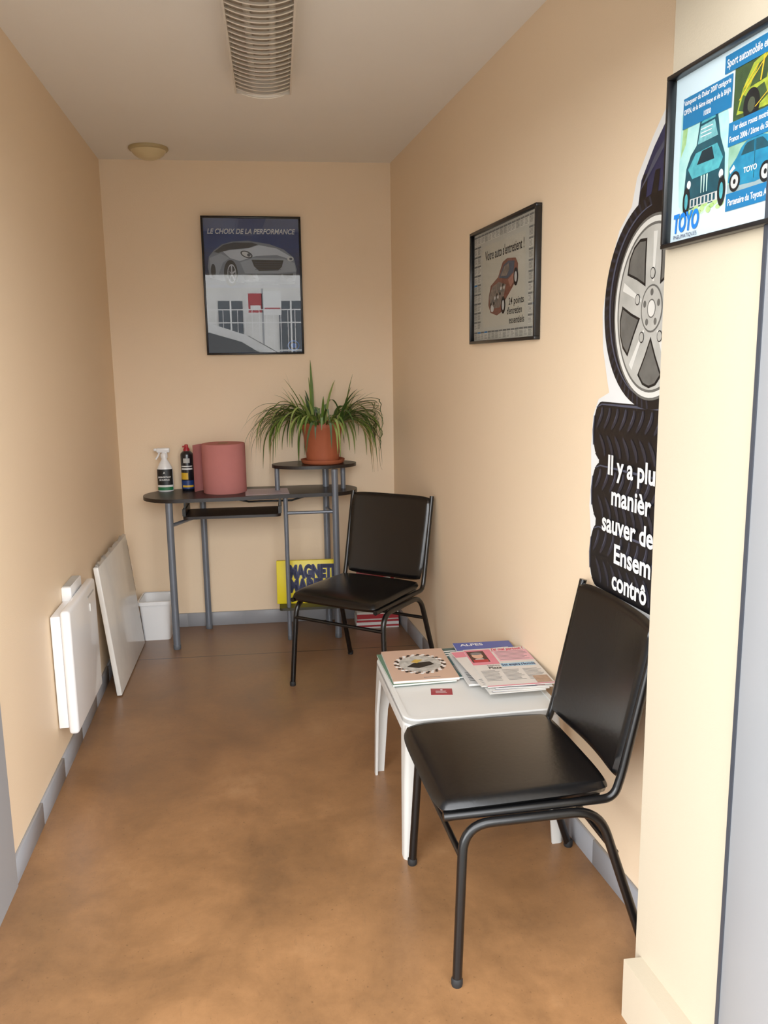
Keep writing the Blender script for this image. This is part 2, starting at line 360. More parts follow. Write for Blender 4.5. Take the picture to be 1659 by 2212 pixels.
for k,(s_,dx)in enumerate((("24 points",.36),("d'entretien",.345),("essentiels",.365))): b.text(s_,.032,dx,.118-k*.030,pz+.001,black,width=.13,bold=.010)
rd=mat("car_red",(92,52,42),.5,.3,70,c2=(128,80,64));rd2=mat("car_red_light",(150,106,90),.5,.1);mech=mat("mechanics",(56,54,52),.5,.6,70,c2=(146,132,118))
b.flat([P2(*q) for q in [(1058,640),(1062,618),(1078,600),(1088,568),(1098,560),(1116,560),(1121,572),(1121,600),(1110,622),(1094,650),(1090,672),(1076,682),(1062,676),(1057,660)]],pz+.0008,rd)
b.flat([P2(*q) for q in [(1080,602),(1090,575),(1100,566),(1114,566),(1112,590),(1098,604)]],pz+.001,sil3)
b.flat([P2(*q) for q in [(1084,598),(1092,577),(1101,571),(1103,584),(1096,598)]],pz+.0012,mech)
b.flat([P2(*q) for q in [(1059,640),(1066,620),(1080,610),(1096,616),(1090,645),(1082,665),(1062,668)]],pz+.0012,mech)
b.flat([P2(*q) for q in [(1100,606),(1118,585),(1119,600),(1105,622)]],pz+.001,rd2)
for cx,cy in((1090,660),(1117,600)): b.ell(*P2(cx,cy),.02,.028,pz+.0014,black);b.ell(*P2(cx,cy),.011,.016,pz+.0016,lgrey)
b.ell(*P2(1066,668),.016,.01,pz+.0014,lgrey)
for k in range(14): b.ell(*P2(1063+k*2.2,658-k*3.4+8*(k%2)),.007,.006,pz+.0015,[black,lgrey,dk][k%3],n=10)
b.make("print",parent=e)
# ---------------------------------------------------------------- poster on entry wall
W3,H3=.42,.292
yo=1.515
M3=basis((XR(yo)-.1605,yo,1.577),ur,(0,0,1))
e=empty("framed_advert","black framed blue and white tyre advertising poster","poster",M=M3);frame(e,W3,H3,glass2,.0075,.02)
b=MB();pz=.004;b.box(.003,W3-.003,.003,H3-.003,0,pz,mat("poster_white",(200,214,218),.5,c2=(182,206,216),scale=5))
cy=mat("pale_cyan",(120,184,184),.5,.25,45,c2=(186,218,208));tl=mat("teal",(8,88,108),.5,.3,90,c2=(86,184,190));tld=mat("teal_dark",(2,26,38),.5,.2,80,c2=(16,80,94));lbl=mat("label_blue",(6,98,148),.5,.02)
gb=mat("buggy_green",(50,84,18),.5,.4,90,c2=(190,200,56));gd=mat("bush_dark",(8,18,10),.6,.4,80,c2=(58,84,36))
b.flat([(.03,.07),(.05,.05),(.12,.048),(.165,.07),(.172,.15),(.16,.205),(.1,.21),(.05,.25),(.028,.22),(.026,.12)],pz+.0003,cy)
b.flat([(.03,.15),(.045,.17),(.05,.2),(.036,.205)],pz+.0004,mat("foliage_print",(90,140,70),.6,.4,80,c2=(180,210,150)))
b.flat([(.05,.07),(.10,.045),(.165,.06),(.168,.12),(.16,.06)],pz+.0004,mat("splash_print",(200,222,210),.6,.4,90,c2=(150,190,150)))
b.flat([(.046,.09),(.05,.128),(.062,.148),(.078,.16),(.086,.198),(.092,.203),(.128,.203),(.136,.196),(.146,.158),(.160,.13),(.163,.085),(.154,.06),(.056,.058)],pz+.0006,tld)
b.flat([(.056,.126),(.078,.148),(.138,.151),(.156,.125),(.146,.11),(.07,.108)],pz+.0009,tl)
b.flat([(.082,.128),(.096,.148),(.124,.149),(.132,.128)],pz+.001,mat("hood_dark",(4,26,36),.5))
b.flat([(.082,.161),(.089,.188),(.128,.19),(.139,.163)],pz+.0009,mat("windscreen",(30,100,114),.4,.4,90,c2=(140,206,206)))
b.flat([(.09,.192),(.13,.193),(.128,.2),(.094,.2)],pz+.0009,tl)
b.rect(.066,.15,.078,.098,pz+.0009,tld);b.rect(.066,.146,.061,.075,pz+.0009,lgrey)
for k in range(7): b.rect(.070+k*.0105,.076+k*.0105,.0625,.0735,pz+.0012,tld)
for x in(.061,.153): b.ell(x,.100,.006,.007,pz+.0012,white,14)
for k in range(3): b.flat([(.096+k*.008,.108),(.100+k*.008,.108),(.099+k*.008,.08),(.0975+k*.008,.08)],pz+.0012,mat("claw_green",(190,235,210),.5))
for x in(.055,.156): b.ell(x,.073,.011,.024,pz+.0012,black);b.ell(x,.073,.005,.013,pz+.0014,tl,20)
b.strips(.09,.128,.168,.186,3,pz+.0012,white,.25)
for k in range(14): b.ell(.040+k*.009,.050+.005*(k%3),.007,.004+.002*(k%2),pz+.0007,mat("grass",(120,166,60),.6,.4,80,c2=(190,212,150)),12)
b.rect(.176,W3-.012,.165,.262,pz+.0004,gd)
b.flat([(.185,.18),(.198,.215),(.222,.245),(.27,.257),(.33,.25),(.38,.22),(.385,.185),(.35,.178),(.25,.175)],pz+.0007,gb)
b.flat([(.215,.212),(.235,.24),(.262,.247),(.255,.215)],pz+.001,gd);b.flat([(.27,.247),(.265,.215),(.3,.21),(.31,.245)],pz+.001,gd)
b.flat([(.19,.185),(.2,.205),(.212,.2),(.205,.18)],pz+.001,gd);b.flat([(.225,.205),(.25,.21),(.26,.19),(.235,.18)],pz+.001,gd)
b.ell(.222,.186,.020,.024,pz+.0011,black);b.ell(.222,.186,.009,.011,pz+.0012,mat("hub_grey",(60,66,50),.5));b.ell(.35,.185,.022,.024,pz+.001,black)
for q in((.19,.2,.262,.252),(.2,.215,.235,.24),(.24,.215,.25,.25),(.23,.18,.3,.215)): b.flat([(q[0],q[1]),(q[0]+.003,q[1]),(q[2],q[3]),(q[2]-.003,q[3])],pz+.0013,gold)
b.rect(.17,W3-.012,.062,.140,pz+.0004,mat("grass_blur",(80,130,90),.6,.2,50,c2=(160,196,178)))
b.rect(.17,W3-.012,.062,.078,pz+.0005,mat("road_print",(130,150,152),.6,.2,40))
b.flat([(.172,.082),(.175,.103),(.192,.116),(.202,.128),(.215,.135),(.25,.137),(.268,.132),(.29,.113),(.31,.1),(.312,.078),(.24,.07),(.19,.073)],pz+.0007,mat("car_blue",(4,72,112),.5,.3,90,c2=(30,140,174)))
b.flat([(.203,.116),(.212,.129),(.218,.132),(.235,.133),(.235,.116)],pz+.001,tld);b.flat([(.239,.116),(.239,.133),(.254,.132),(.276,.114)],pz+.001,tld)
b.rect(.2365,.2378,.076,.133,pz+.001,tld);b.flat([(.176,.098),(.186,.106),(.19,.1),(.178,.094)],pz+.001,white)
for x in(.19,.265): b.ell(x,.08,.014,.0155,pz+.001,black);b.ell(x,.08,.0095,.0105,pz+.0012,lgrey);b.ell(x,.08,.0035,.004,pz+.0013,black,12)
b.text("TOYO",.0115,.212,.088,pz+.0013,white,bold=.02)
b.rect(.15,W3-.012,.250,.277,pz+.0015,lbl);b.text("Sport automobile et tec",.0175,.156,.258,pz+.002,white,bold=.012,width=.118)
b.rect(.034,.172,.196,.246,pz+.0015,lbl)
b.text("Vainqueur du Dakar 2007 catégorie",.0115,.037,.234,pz+.002,white,bold=.012,width=.132)
b.text("OPEN, de la 6ème étape et de la BAJA",.0115,.037,.219,pz+.002,white,bold=.012,width=.132)
b.text("1000",.0115,.095,.203,pz+.002,white,bold=.012,width=.02)
b.rect(.168,W3-.012,.136,.172,pz+.0015,lbl)
b.text("1er deux roues motrices",.0125,.180,.158,pz+.002,white,bold=.012,width=.095)
b.text("France 2006 / 2ème du Sha",.0125,.172,.142,pz+.002,white,bold=.012,width=.1)
b.rect(.17,W3-.012,.037,.064,pz+.0015,lbl);b.text("Partenaire du Toyota Ay",.0145,.176,.045,pz+.002,white,bold=.012,width=.1)
b.text("TOYO",.042,.018,.026,pz+.002,mat("toyo_blue",(4,108,196),.5),width=.078,shear=.12,bold=.045)
b.text("PNEUMATIQUES",.0095,.019,.014,pz+.002,navy,width=.072,bold=.0)
b.make("print",parent=e)
# ---------------------------------------------------------------- tyre cutout on right wall
y00=2.15
M4=basis((XR(y00)-.004,y00,0),ur,(0,0,1))
def Q(y,z): return ((y00-y)*1.005,z)
navyd=mat("cutout_navy",(16,18,40),.4,.2,c2=(42,46,86));blk2=mat("cutout_black",(8,8,12),.4,.2);tread=mat("cutout_tread",(34,34,44),.45,.2);hl=mat("cutout_highlight",(68,70,86),.45,.2)
rim=mat("rim_grey",(146,144,136),.4,.25,14,c2=(206,204,196));rimd=mat("rim_dark",(74,72,68),.5,.15,30,c2=(112,110,104));riml=mat("rim_light",(220,218,210),.4,.05)
outl=[(1.55,1.98),(1.80,1.93),(1.87,1.865),(1.935,1.79),(1.955,1.73),(2.01,1.685),(2.055,1.60),(2.083,1.50),(2.075,1.41),(2.045,1.325),(2.035,1.30),(2.09,1.282),(2.118,1.24),(2.125,1.16),(2.120,1.08),(2.125,1.0),(2.113,.93),(2.118,.86),(2.108,.815),(2.08,.79),(1.98,.778),(1.55,.77)]
b=MB();b.prism([Q(*p) for p in outl],0,.003,white)
inn=[(1.55,1.96),(1.80,1.90),(1.865,1.84),(1.915,1.78),(1.93,1.70),(1.8,1.68),(1.55,1.7)]
b.flat([Q(*p) for p in inn],.0034,navyd)
for k in range(3): b.flat([Q(*p) for p in [(1.925-.05*k,1.72),(1.905-.05*k,1.79),(1.885-.05*k,1.79),(1.895-.05*k,1.70)]],.0038,blk2)
b.flat([Q(*p) for p in [(1.92,1.755),(1.86,1.82),(1.80,1.86),(1.80,1.85),(1.86,1.80)]],.0039,hl)
tops=[(1.277,1.125),(1.12,.965),(.96,.79)]
b.flat([Q(*p) for p in [(1.55,1.27),(2.07,1.27),(2.09,.9),(2.07,.80),(1.55,.785)]],.0034,blk2)
for j,(za,zb) in enumerate(tops):
    q=[]
    for k in range(13):
        t=math.radians(90+180*k/12);q.append((2.07+(-.044)*math.cos(t)*1.0,(za+zb)/2+(za-zb)/2*math.sin(t)*.995))
    poly=[(1.55,zb+.002)]+[(1.55,za-.002)]+q
    b.flat([Q(*p) for p in poly],.0036+.0002*j,blk2)
    hgt=(za-zb);zm=(za+zb)/2
    # curved tread sipes sweeping round each tyre, edges rounded by two rim lines
    for k in range(14):
        u0=2.098-.040*k
        up=[(u0-.030*math.sin(math.pi*.5*t/6)-.004,zm+hgt*.06+hgt*.34*t/6) for t in range(7)]
        dn=[(u0-.018-.030*math.sin(math.pi*.5*t/6)-.004,zm-hgt*.06-hgt*.34*t/6) for t in range(7)]
        b.band([Q(*p) for p in up],.013,.0046,tread);b.band([Q(*p) for p in dn],.013,.0046,tread)
        b.band([Q(p[0]+.004,p[1]) for p in up[2:]],.003,.0048,hl)
    for s_,w_ in((.455,.006),(-.455,.005),(.02,.006)):
        b.band([Q(2.108-.04*t-(.012 if t==0 else 0),zm+hgt*(s_-(.06*s_/abs(s_) if t==0 else 0))) for t in range(14)],w_,.0050,hl if s_>.1 else blk2)
    b.band([Q(2.109,zm-hgt*.25),Q(2.112,zm),Q(2.107,zm+hgt*.25)],.007,.0050,hl)
cyy,cz=Q(1.842,1.505)
b.ell(cyy,cz,.228,.238,.0054,blk2,64)
for k in range(30):
    a=math.radians(95+5.9*k);b.flat([(cyy+rr*math.cos(a+d),cz+rr*1.045*math.sin(a+d)) for rr,d in((.206,0),(.226,.03),(.226,.065),(.206,.035))],.0056,tread)
b.arc(cyy,cz,.198,.214,.008,95,250,.0058,hl,40);b.arc(cyy,cz,.186,.205,.004,100,240,.0058,tread,40)
cz-=.012
b.ell(cyy,cz,.176,.205,.0060,rimd,64);b.ell(cyy,cz,.170,.199,.0062,riml,64);b.ell(cyy,cz,.158,.187,.0064,rimd,64);b.ell(cyy,cz,.152,.181,.0066,rim,64)
for k in range(5):
    a=math.radians(198+72*k)
    tri=[]
    for dr,da in((.052,.0),(.09,-.26),(.135,-.40),(.146,-.2),(.149,0),(.146,.2),(.135,.40),(.09,.26)): tri.append((cyy+dr*math.cos(a+da),cz+dr*1.19*math.sin(a+da)))
    b.flat(tri,.0069,black)
    mx_=sum(p[0] for p in tri)/8;my_=sum(p[1] for p in tri)/8
    b.flat([(mx_+(x-mx_)*.86,my_+(y-my_)*.86) for x,y in tri],.0072,rimd)
    a2=a+math.radians(36)
    b.flat([(cyy+dr*math.cos(a2+da),cz+dr*1.19*math.sin(a2+da)) for dr,da in((.05,-.1),(.14,-.1),(.14,.02),(.05,.02))],.0071,riml)
b.ell(cyy,cz,.046,.053,.0074,rimd);b.ell(cyy,cz,.042,.049,.0076,rim);b.ell(cyy,cz,.018,.021,.0077,rimd,20);b.ell(cyy,cz,.015,.018,.0078,riml,20)
for k in range(5):
    a=math.radians(234+72*k);b.ell(cyy+.031*math.cos(a),cz+.036*math.sin(a),.0065,.008,.0078,rimd,14)
    b.ell(cyy+.066*math.cos(a),cz+.077*math.sin(a),.011,.013,.0078,black,16);b.ell(cyy+.066*math.cos(a),cz+.077*math.sin(a),.009,.0105,.008,rim,16)
for t,y_,z_,w in(("Il y a plu",2.022,1.098,.225),("manièr",1.998,1.023,.19),("sauver de",2.042,.950,.25),("Ensem",1.976,.878,.175),("contrô",1.980,.810,.168)):
    b.text(t,.068,*Q(y_,z_),.0084,white,width=w,bold=.026)
ob=b.make("tyre_cutout",M=M4);tag(ob,"printed cutout of stacked black tyres with white text","advertising cutout")
# ---------------------------------------------------------------- cushion helper
def cushion(mb,w,d,h,m,f,N=18,k=.22,c=.07,dome=0):
    vs=[];fs=[]
    def prof(e): return 1 if e<1-k else math.sqrt(max(0,1-((e-(1-k))/k)**2))
    for side in(1,-1):
        for i in range(N+1):
            for j in range(N+1):
                a=math.sin((-1+2*i/N)*math.pi/2)*.6+(-1+2*i/N)*.4;q=math.sin((-1+2*j/N)*math.pi/2)*.6+(-1+2*j/N)*.4
                pr=math.sqrt(prof(abs(a))*prof(abs(q)));sh=1-c*(abs(a)**5*abs(q)**5)
                z=side*h/2*pr+(dome*(1-a*a)*(1-q*q) if side>0 else 0)
                vs.append(f(Vector((a*w/2*sh,q*d/2*sh,z))))
    o=(N+1)**2
    for s_ in(0,1):
        for i in range(N):
            for j in range(N):
                a=s_*o+i*(N+1)+j;fc=(a,a+N+1,a+N+2,a+1);fs.append(fc if s_==0 else fc[::-1])
    mb.add(vs,fs,m,True);return mb
def chair(label,loc,rotz):
    e=empty("chair",label,"chair",loc=loc,rotz=rotz,group="black waiting room chairs")
    b=MB();cushion(b,.425,.42,.031,blk,lambda p:Vector((p.x*(1-.03*p.y/.2),p.y-.0,p.z+.418-.010*max(0,(-p.y-.12)/.09)**2)),dome=.010,k=.12)
    b.box(-.19,.19,-.18,.18,.392,.406,blkmetal,.003);b.make("seat",parent=e)
    t0=Vector((0,.218,.43));t1=Vector((0,.297,.80));ax=(t1-t0);L=ax.length;ax.normalize();nn=Vector((0,-1,0));nn=(nn-ax*nn.dot(ax)).normalized();md=(t0+t1)/2
    def fb(p): return md+Vector((p.x*(1+.03*p.y/.18),0,0))+ax*p.y+nn*(p.z*1-.018+.022*(p.x/.2)**2)
    b=MB();cushion(b,.406,L,.024,blk,fb,k=.1,c=.05);b.make("backrest",parent=e)
    for sx in(-1,1):
        b=MB();b.tube(fillet([(sx*.236,-.172,.004),(sx*.216,-.152,.378),(sx*.216,.165,.378),(sx*.234,.288,.004)],.065,8),.0112,blkmetal,14)
        for yy,xx in((-.172,.236),(.288,.234)): b.lathe([(.012,0),(.0132,.004),(.0132,.016),(.011,.020)],rubber,c=(sx*xx,yy,0),n=14)
        b.make("leg_frame",parent=e)
        b=MB();b.tube(fillet([(sx*.206,-.195,.397),(sx*.206,.205,.397),(sx*.206,.222,.45),(sx*.206,.300,.80)],.07,8),.010,blkmetal,12);b.make("back_rail",parent=e)
    b=MB();b.tube([(-.219,-.160,.31),(.219,-.160,.31)],.0075,blkmetal);b.make("crossbar",parent=e)
    b=MB();b.tube([(-.221,.207,.27),(.221,.207,.27)],.0075,blkmetal);b.make("crossbar",parent=e)
    return e
chair("black vinyl chair with tubular steel frame beside white table",(.497,1.885,0),math.radians(-86.4))
chair("black vinyl chair with tubular steel frame in front of desk",(.286,3.485,0),math.radians(-37.5))
# ---------------------------------------------------------------- plastic table
e=empty("side_table","low square white plastic table covered with magazines","table",loc=(.512,2.41,0),rotz=math.radians(3))
TX,TY,TZ=.228,.262,.412
b=MB();b.prism(rrect(-TX,TX,-TY,TY,.045,8),TZ-.014,TZ-.002,whitep)
o=rrect(-TX,TX,-TY,TY,.045,8);i_=rrect(-TX+.016,TX-.016,-TY+.016,TY-.016,.03,8);n=len(o)
vs=[(x,y,TZ-.045) for x,y in o]+[(x,y,TZ-.002) for x,y in o]+[(x*.99,y*.99,TZ+.002) for x,y in o]+[(x,y,TZ+.002) for x,y in i_]+[(x,y,TZ-.002) for x,y in i_]+[(x*.985,y*.985,TZ-.045) for x,y in o]
fs=[]
for q in range(5):
    for k in range(n): fs.append((q*n+k,q*n+(k+1)%n,(q+1)*n+(k+1)%n,(q+1)*n+k))
for k in range(n): fs.append((5*n+k,5*n+(k+1)%n,(k+1)%n,k))
b.add(vs,fs,whitep);b.make("tabletop",parent=e)
for sx in(-1,1):
    for sy in(-1,1):
        b=MB();X=sx*TX;Yy=sy*TY;th=.008
        def outer(z,wd,spl):
            r=.014;pts=[]
            pts.append((wd,0));
            for k in range(5):
                t=math.radians(90*k/4);pts.append((r-r*math.sin(t),r-r*math.cos(t)))
            pts.append((0,wd));pts.append((th,wd));pts.append((th,th));pts.append((wd,th))
            return [(X-sx*a+sx*spl,Yy-sy*c+sy*spl,z) for a,c in pts]
        lo=outer(0,.034,.008);mi_=outer(TZ*.55,.046,.004);hi=outer(TZ-.02,.075,-.004)
        n=len(lo);vs=lo+mi_+hi;fs=[]
        for q in range(2):
            for k in range(n): fs.append((q*n+k,q*n+(k+1)%n,(q+1)*n+(k+1)%n,(q+1)*n+k))
        fs.append(list(range(n))[::-1]);fs.append(list(range(2*n,3*n)))
        b.add(vs,fs,whitep);b.make("leg",parent=e)
def mag(label,x,y,z,w,h,rot,cover,draw=None,th=.006,group="magazines on the plastic table",name="magazine",cat="magazine"):
    b=MB();b.box(0,w,0,h,.0004,th-.0006,paper);b.box(-.0004,w+.0002,-.0004,h+.0004,th-.0008,th,cover);b.box(-.0004,w,-.0004,h,0,.0006,cover)
    if draw: draw(b,w,h,th+.0003)
    return tag(b.make(name,loc=(x,y,z),rotz=rot),label,cat,group)
tz=TZ+.0022
cover1=mat("cover_beige",(196,162,140),.4,.03,coat=.1);cover2=mat("cover_teal",(20,78,80),.35,coat=.2);cover3=mat("cover_blue",(36,68,156),.35,coat=.2);cover4=mat("cover_white",(208,206,202),.4)
cover5=mat("cover_green",(84,120,98),.4)
def dr1(b,w,h,z):
    cx,cy=w*.52,h*.5
    for ring,(rr,ri) in enumerate(((.079,.0062),(.071,.005))):
        for k in range(30):
            a=2*math.pi*(k+.5*ring)/30;b.ell(cx+rr*math.cos(a),cy+rr*1.06*math.sin(a),ri,ri,z+.0001*ring,black if k%2 else white,10)
    b.ell(cx,cy,.068,.072,z+.0004,mat("art_grey",(96,92,84),.5,.6,55,c2=(226,222,212)),40)
    b.flat([(cx-.046,cy-.022),(cx-.01,cy-.040),(cx+.045,cy-.012),(cx+.034,cy+.015),(cx-.02,cy+.008)],z+.0005,black)
    b.flat([(cx-.028,cy+.016),(cx-.008,cy+.006),(cx+.016,cy+.034),(cx-.01,cy+.040)],z+.0006,mat("art_gold",(190,156,70),.5,.2,60))
    b.strips(cx-.01,cx+.05,.012,.02,1,z,greyi)
mag("thin magazine with green spine under the beige one",.297,2.385,tz,.20,.275,math.radians(4),cover5,th=.006)
mag("beige covered magazine with round black and white artwork",.300,2.392,tz+.0065,.205,.27,math.radians(1.5),cover1,dr1,th=.008)
mag("dark teal covered magazine in the pile",.50,2.42,tz,.19,.26,math.radians(8),cover2,lambda b,w,h,z:(b.strips(.02,.1,.18,.24,3,z,white),b.rect(.02,.17,.03,.1,z,greyi)))
mag("white covered magazine in the pile",.522,2.34,tz+.0065,.19,.27,math.radians(2),cover4,lambda b,w,h,z:(b.text("Tr",.05,.01,.2,z,red,bold=.02),b.strips(.01,.15,.02,.1,6,z,greyi)))
def dr3(b,w,h,z): b.text("ALPES",.03,.02,h-.034,z,white,bold=.02);b.rect(.1,.19,.06,.14,z,cover2)
mag("blue covered magazine at the back of the pile",.543,2.43,tz+.013,.195,.262,math.radians(0),cover3,dr3,th=.007)
for k in range(3):
    mag("white leaflet with small blue print",.56+.012*k,2.235+.012*k,tz+.0205+.0022*k,.17,.24,math.radians(3-2*k),paper,lambda b,w,h,z:(b.strips(.01,w-.02,.006,.02,2,z,navy,.5),b.rect(w-.05,w-.02,.01,.02,z,red)),th=.002,name="leaflet",cat="leaflet",group="leaflets on the plastic table")
pk=mat("news_pink",(212,122,136),.6);lb=mat("news_blue",(148,186,206),.6);npm=mat("newspaper_stock",(206,200,192),.75,.03)
def drn(b,w,h,z):
    b.rect(.0,w*.42,h*.55,h*.97,z,pk);b.rect(.005,w*.3,h*.62,h*.93,z+.0002,mat("photo_dark",(60,26,22),.5,.5,80));b.flat([(w*.06,h*.63),(w*.26,h*.63),(w*.22,h*.72),(w*.1,h*.72)],z+.0003,lgrey);b.ell(w*.16,h*.8,.018,.026,z+.0004,mat("photo_skin",(206,160,134),.6));b.ell(w*.16,h*.86,.019,.012,z+.0005,greyi,16);b.rect(.01,w*.28,h*.62,h*.69,z+.0006,red)
    b.rect(w*.45,w,h*.62,h*.92,z,mat("news_lightpink",(222,168,176),.6));b.text("J'ai mal partout !",.030,w*.44,h*.925,z+.0003,mat("news_magenta",(206,40,80),.5),width=w*.54,bold=.03,shear=.2)
    b.strips(w*.47,w*.97,h*.64,h*.9,7,z+.0003,greyi,.3)
    b.rect(w*.42,w*.95,h*.47,h*.56,z,lb);b.text("Son empire s'écroule",.026,w*.43,h*.49,z+.0004,navy,width=w*.52,bold=.03)
    b.text("Stéphane",.018,w*.2,h*.5,z+.0003,black,width=.04);b.text("Plaza",.026,w*.2,h*.43,z+.0003,black,bold=.03,width=.04)
    for c in range(3): b.strips(w*(.05+.32*c),w*(.33+.32*c),h*.12,h*.4,9,z+.0003,greyi,.3)
    b.rect(w*.75,w*.97,h*.03,h*.2,z+.0005,mat("photo_beige",(160,130,108),.5,.4,70));b.rect(0,w,h*.0,h*.02,z+.0003,pk)
nb=MB();nb.box(0,.20,0,.31,0,.0022,npm);nb.rect(0,.2,.25,.3,.0025,pk);nb.strips(.01,.19,.01,.06,4,.0025,greyi,.3)
tag(nb.make("newspaper",loc=(.545,2.275,tz+.0275),rotz=math.radians(6)),"pink and white newspaper under the top newspaper","newspaper","newspapers on the plastic table")
nb=MB();nb.box(0,.205,0,.325,0,.0025,npm);drn(nb,.205,.325,.0028)
tag(nb.make("newspaper",loc=(.561,2.262,tz+.0300),rotz=math.radians(1)),"pink and white folded newspaper on top of the pile","newspaper","newspapers on the plastic table")
b=MB();b.box(-.032,.032,-.023,.023,0,.001,mat("card_red",(140,24,38),.4));b.strips(-.018,.02,-.012,.006,3,.0012,white,.25);b.ell(0,.012,.004,.004,.0013,white,12)
tag(b.make("business_card",loc=(.437,2.335,TZ-.0018),rotz=math.radians(-8)),"small dark red card with white print on the table","card")
# ---------------------------------------------------------------- desk
e=empty("desk","small computer desk with dark rounded top and grey tube legs","desk",loc=(0,0,0))
DZ=.752
outline=[]
for k in range(17):
    t=math.radians(90+180*k/16);outline.append((-.535+.178*math.cos(t),4.228+.178*math.sin(t)))
outline+=[(-.40,4.053),(-.25,4.062),(-.1,4.082),(.05,4.1),(.16,4.108)]
for k in range(17):
    t=math.radians(-90+180*k/16);outline.append((.205+.152*math.cos(t),4.258+.148*math.sin(t)))
b=MB();b.prism(outline,DZ-.018,DZ,darkwood);b.make("desktop",parent=e)
legs=[((-.57,4.065),DZ-.018,.0175),((-.44,4.375),DZ-.018,.0165),((.235,4.12),.868,.0165),((.20,4.34),.868,.0165),((-.012,4.12),DZ-.018,.011)]
for(p,zt,r)in legs:
    b=MB();b.tube([(p[0],p[1],.004),(p[0],p[1],zt)],r,steel,16);b.lathe([(r*1.02,0),(r*1.08,.003),(r*1.08,.02),(r,.022)],mat("grey_cap",(86,90,96),.5),c=(p[0],p[1],0),n=16);b.make("leg",parent=e)
for x in(-.05,.285):
    b=MB();b.tube([(x,4.25,DZ-.001),(x,4.25,.868)],.0125,steel,16);b.make("shelf_post",parent=e)
b=MB();pts=[(.14+.215*math.cos(2*math.pi*k/40),4.265+.135*math.sin(2*math.pi*k/40)) for k in range(40)];b.prism(pts,.868,.884,darkwood);b.make("raised_shelf",parent=e)
b=MB();b.prism(rrect(-.505,-.035,4.03,4.27,.03),.655,.668,darkwood);b.make("keyboard_tray",parent=e)
for x in(-.5,-.04):
    b=MB();b.box(x-.008,x+.008,4.06,4.26,.668,.70,blkmetal);b.box(x-.004,x+.004,4.1,4.24,.69,DZ-.018,blkmetal);b.make("tray_bracket",parent=e)
for pts,r,m_ in (([(-.57,4.065,.62),(-.44,4.375,.62)],.009,steel),([(-.012,4.12,.655),(.235,4.12,.655)],.008,steel),([(.235,4.12,.64),(.20,4.34,.64)],.008,steel),([(-.44,4.375,.733),(-.2,4.3,.69),(.02,4.3,.69),(.20,4.34,.733)],.005,blkmetal)):
    b=MB();b.tube(pts,r,m_);b.make("crossbar",parent=e)
b=MB();b.prism(rrect(-.06,.30,4.10,4.36,.02),.158,.171,mat("shelf_olive",(46,44,24),.5));b.make("lower_shelf",parent=e)
# things on desk
e=empty("spray_bottle","white trigger spray bottle with black and green label","spray bottle",loc=(-.618,4.345,DZ))
b=MB();b.lathe([(.0,0),(.036,0),(.040,.004),(.040,.10),(.037,.12),(.028,.14),(.017,.158),(.014,.165),(.014,.175)],whitee,n=32,sy=.72);b.make("body",parent=e)
b=MB()
def wrap(mb,r,sy,z0,z1,a0,a1,m,n=16):
    vs=[];fs=[]
    for k in range(n+1):
        a=math.radians(a0+(a1-a0)*k/n)
        for z in(z0,z1): vs.append((r*math.cos(a),r*sy*math.sin(a),z))
    for k in range(n): fs.append((2*k,2*k+2,2*k+3,2*k+1))
    mb.add(vs,fs,m,True)
wrap(b,.0406,.725,.034,.115,200,340,mat("label_black",(14,18,22),.4));wrap(b,.0407,.73,.008,.024,200,340,green);wrap(b,.0407,.73,.024,.034,200,340,white)
Mt=basis((-.031,-.0305,0),(1,0,0),(0,0,1))
b.text("DESINFECTANT",.0105,0,.072,.0005,white,width=.062,bold=.03,M=Mt);b.text("DE SURFACE",.0105,.005,.058,.0005,white,width=.05,bold=.03,M=Mt)
b.text("A",.016,.025,.092,.0005,white,M=Mt);b.make("label_sticker",parent=e)
b=MB();b.lathe([(.0,.172),(.018,.172),(.018,.19),(.012,.196),(.0,.196)],whitee,n=20)
b.box(-.036,.030,-.011,.011,.198,.222,whitee,.006,3);b.box(-.05,-.034,-.007,.007,.206,.220,whitee,.003);b.tube(fillet([(-.022,0,.2),(-.030,0,.18),(-.042,0,.165)],.01),.005,whitee,8);b.box(-.008,.016,-.009,.009,.19,.2,whitee,.002);b.make("trigger_head",parent=e)
e=empty("aerosol_can","black spray can with red cap and yellow blue label","spray can",loc=(-.505,4.345,DZ))
b=MB();b.lathe([(0,0),(.030,0),(.032,.003),(.032,.185),(.030,.192),(.020,.202),(.014,.205),(0,.205)],mat("can_black",(16,20,28),.3,coat=.3),n=32)
wrap(b,.0323,1,.012,.055,190,350,mat("can_blue",(24,54,116),.35));wrap(b,.0324,1,.06,.095,200,280,gold);wrap(b,.0325,1,.02,.03,220,330,gold);wrap(b,.0324,1,.11,.118,215,325,white);wrap(b,.0324,1,.125,.13,215,325,white);wrap(b,.0324,1,.145,.168,240,300,lgrey);b.make("body",parent=e)
b=MB();b.lathe([(.0,.2),(.016,.2),(.016,.214),(.010,.222),(.009,.236),(0,.238)],red,n=20);b.box(-.02,.004,-.004,.004,.222,.230,red,.002);b.make("cap",parent=e)
e=empty("paper_roll","large pink industrial paper roll standing on desk","paper roll",loc=(-.313,4.262,DZ))
b=MB();b.lathe([(.025,.0),(.106,0),(.108,.003),(.108,.242),(.105,.246),(.025,.246)],pink,n=64);b.make("body",parent=e)
b=MB();b.lathe([(.019,.01),(.026,.01),(.026,.2475),(.019,.2475)],card,n=32);b.lathe([(0,.18),(.019,.18)],black,n=24);b.make("core",parent=e)
b=MB();vs=[];fs=[];K=14
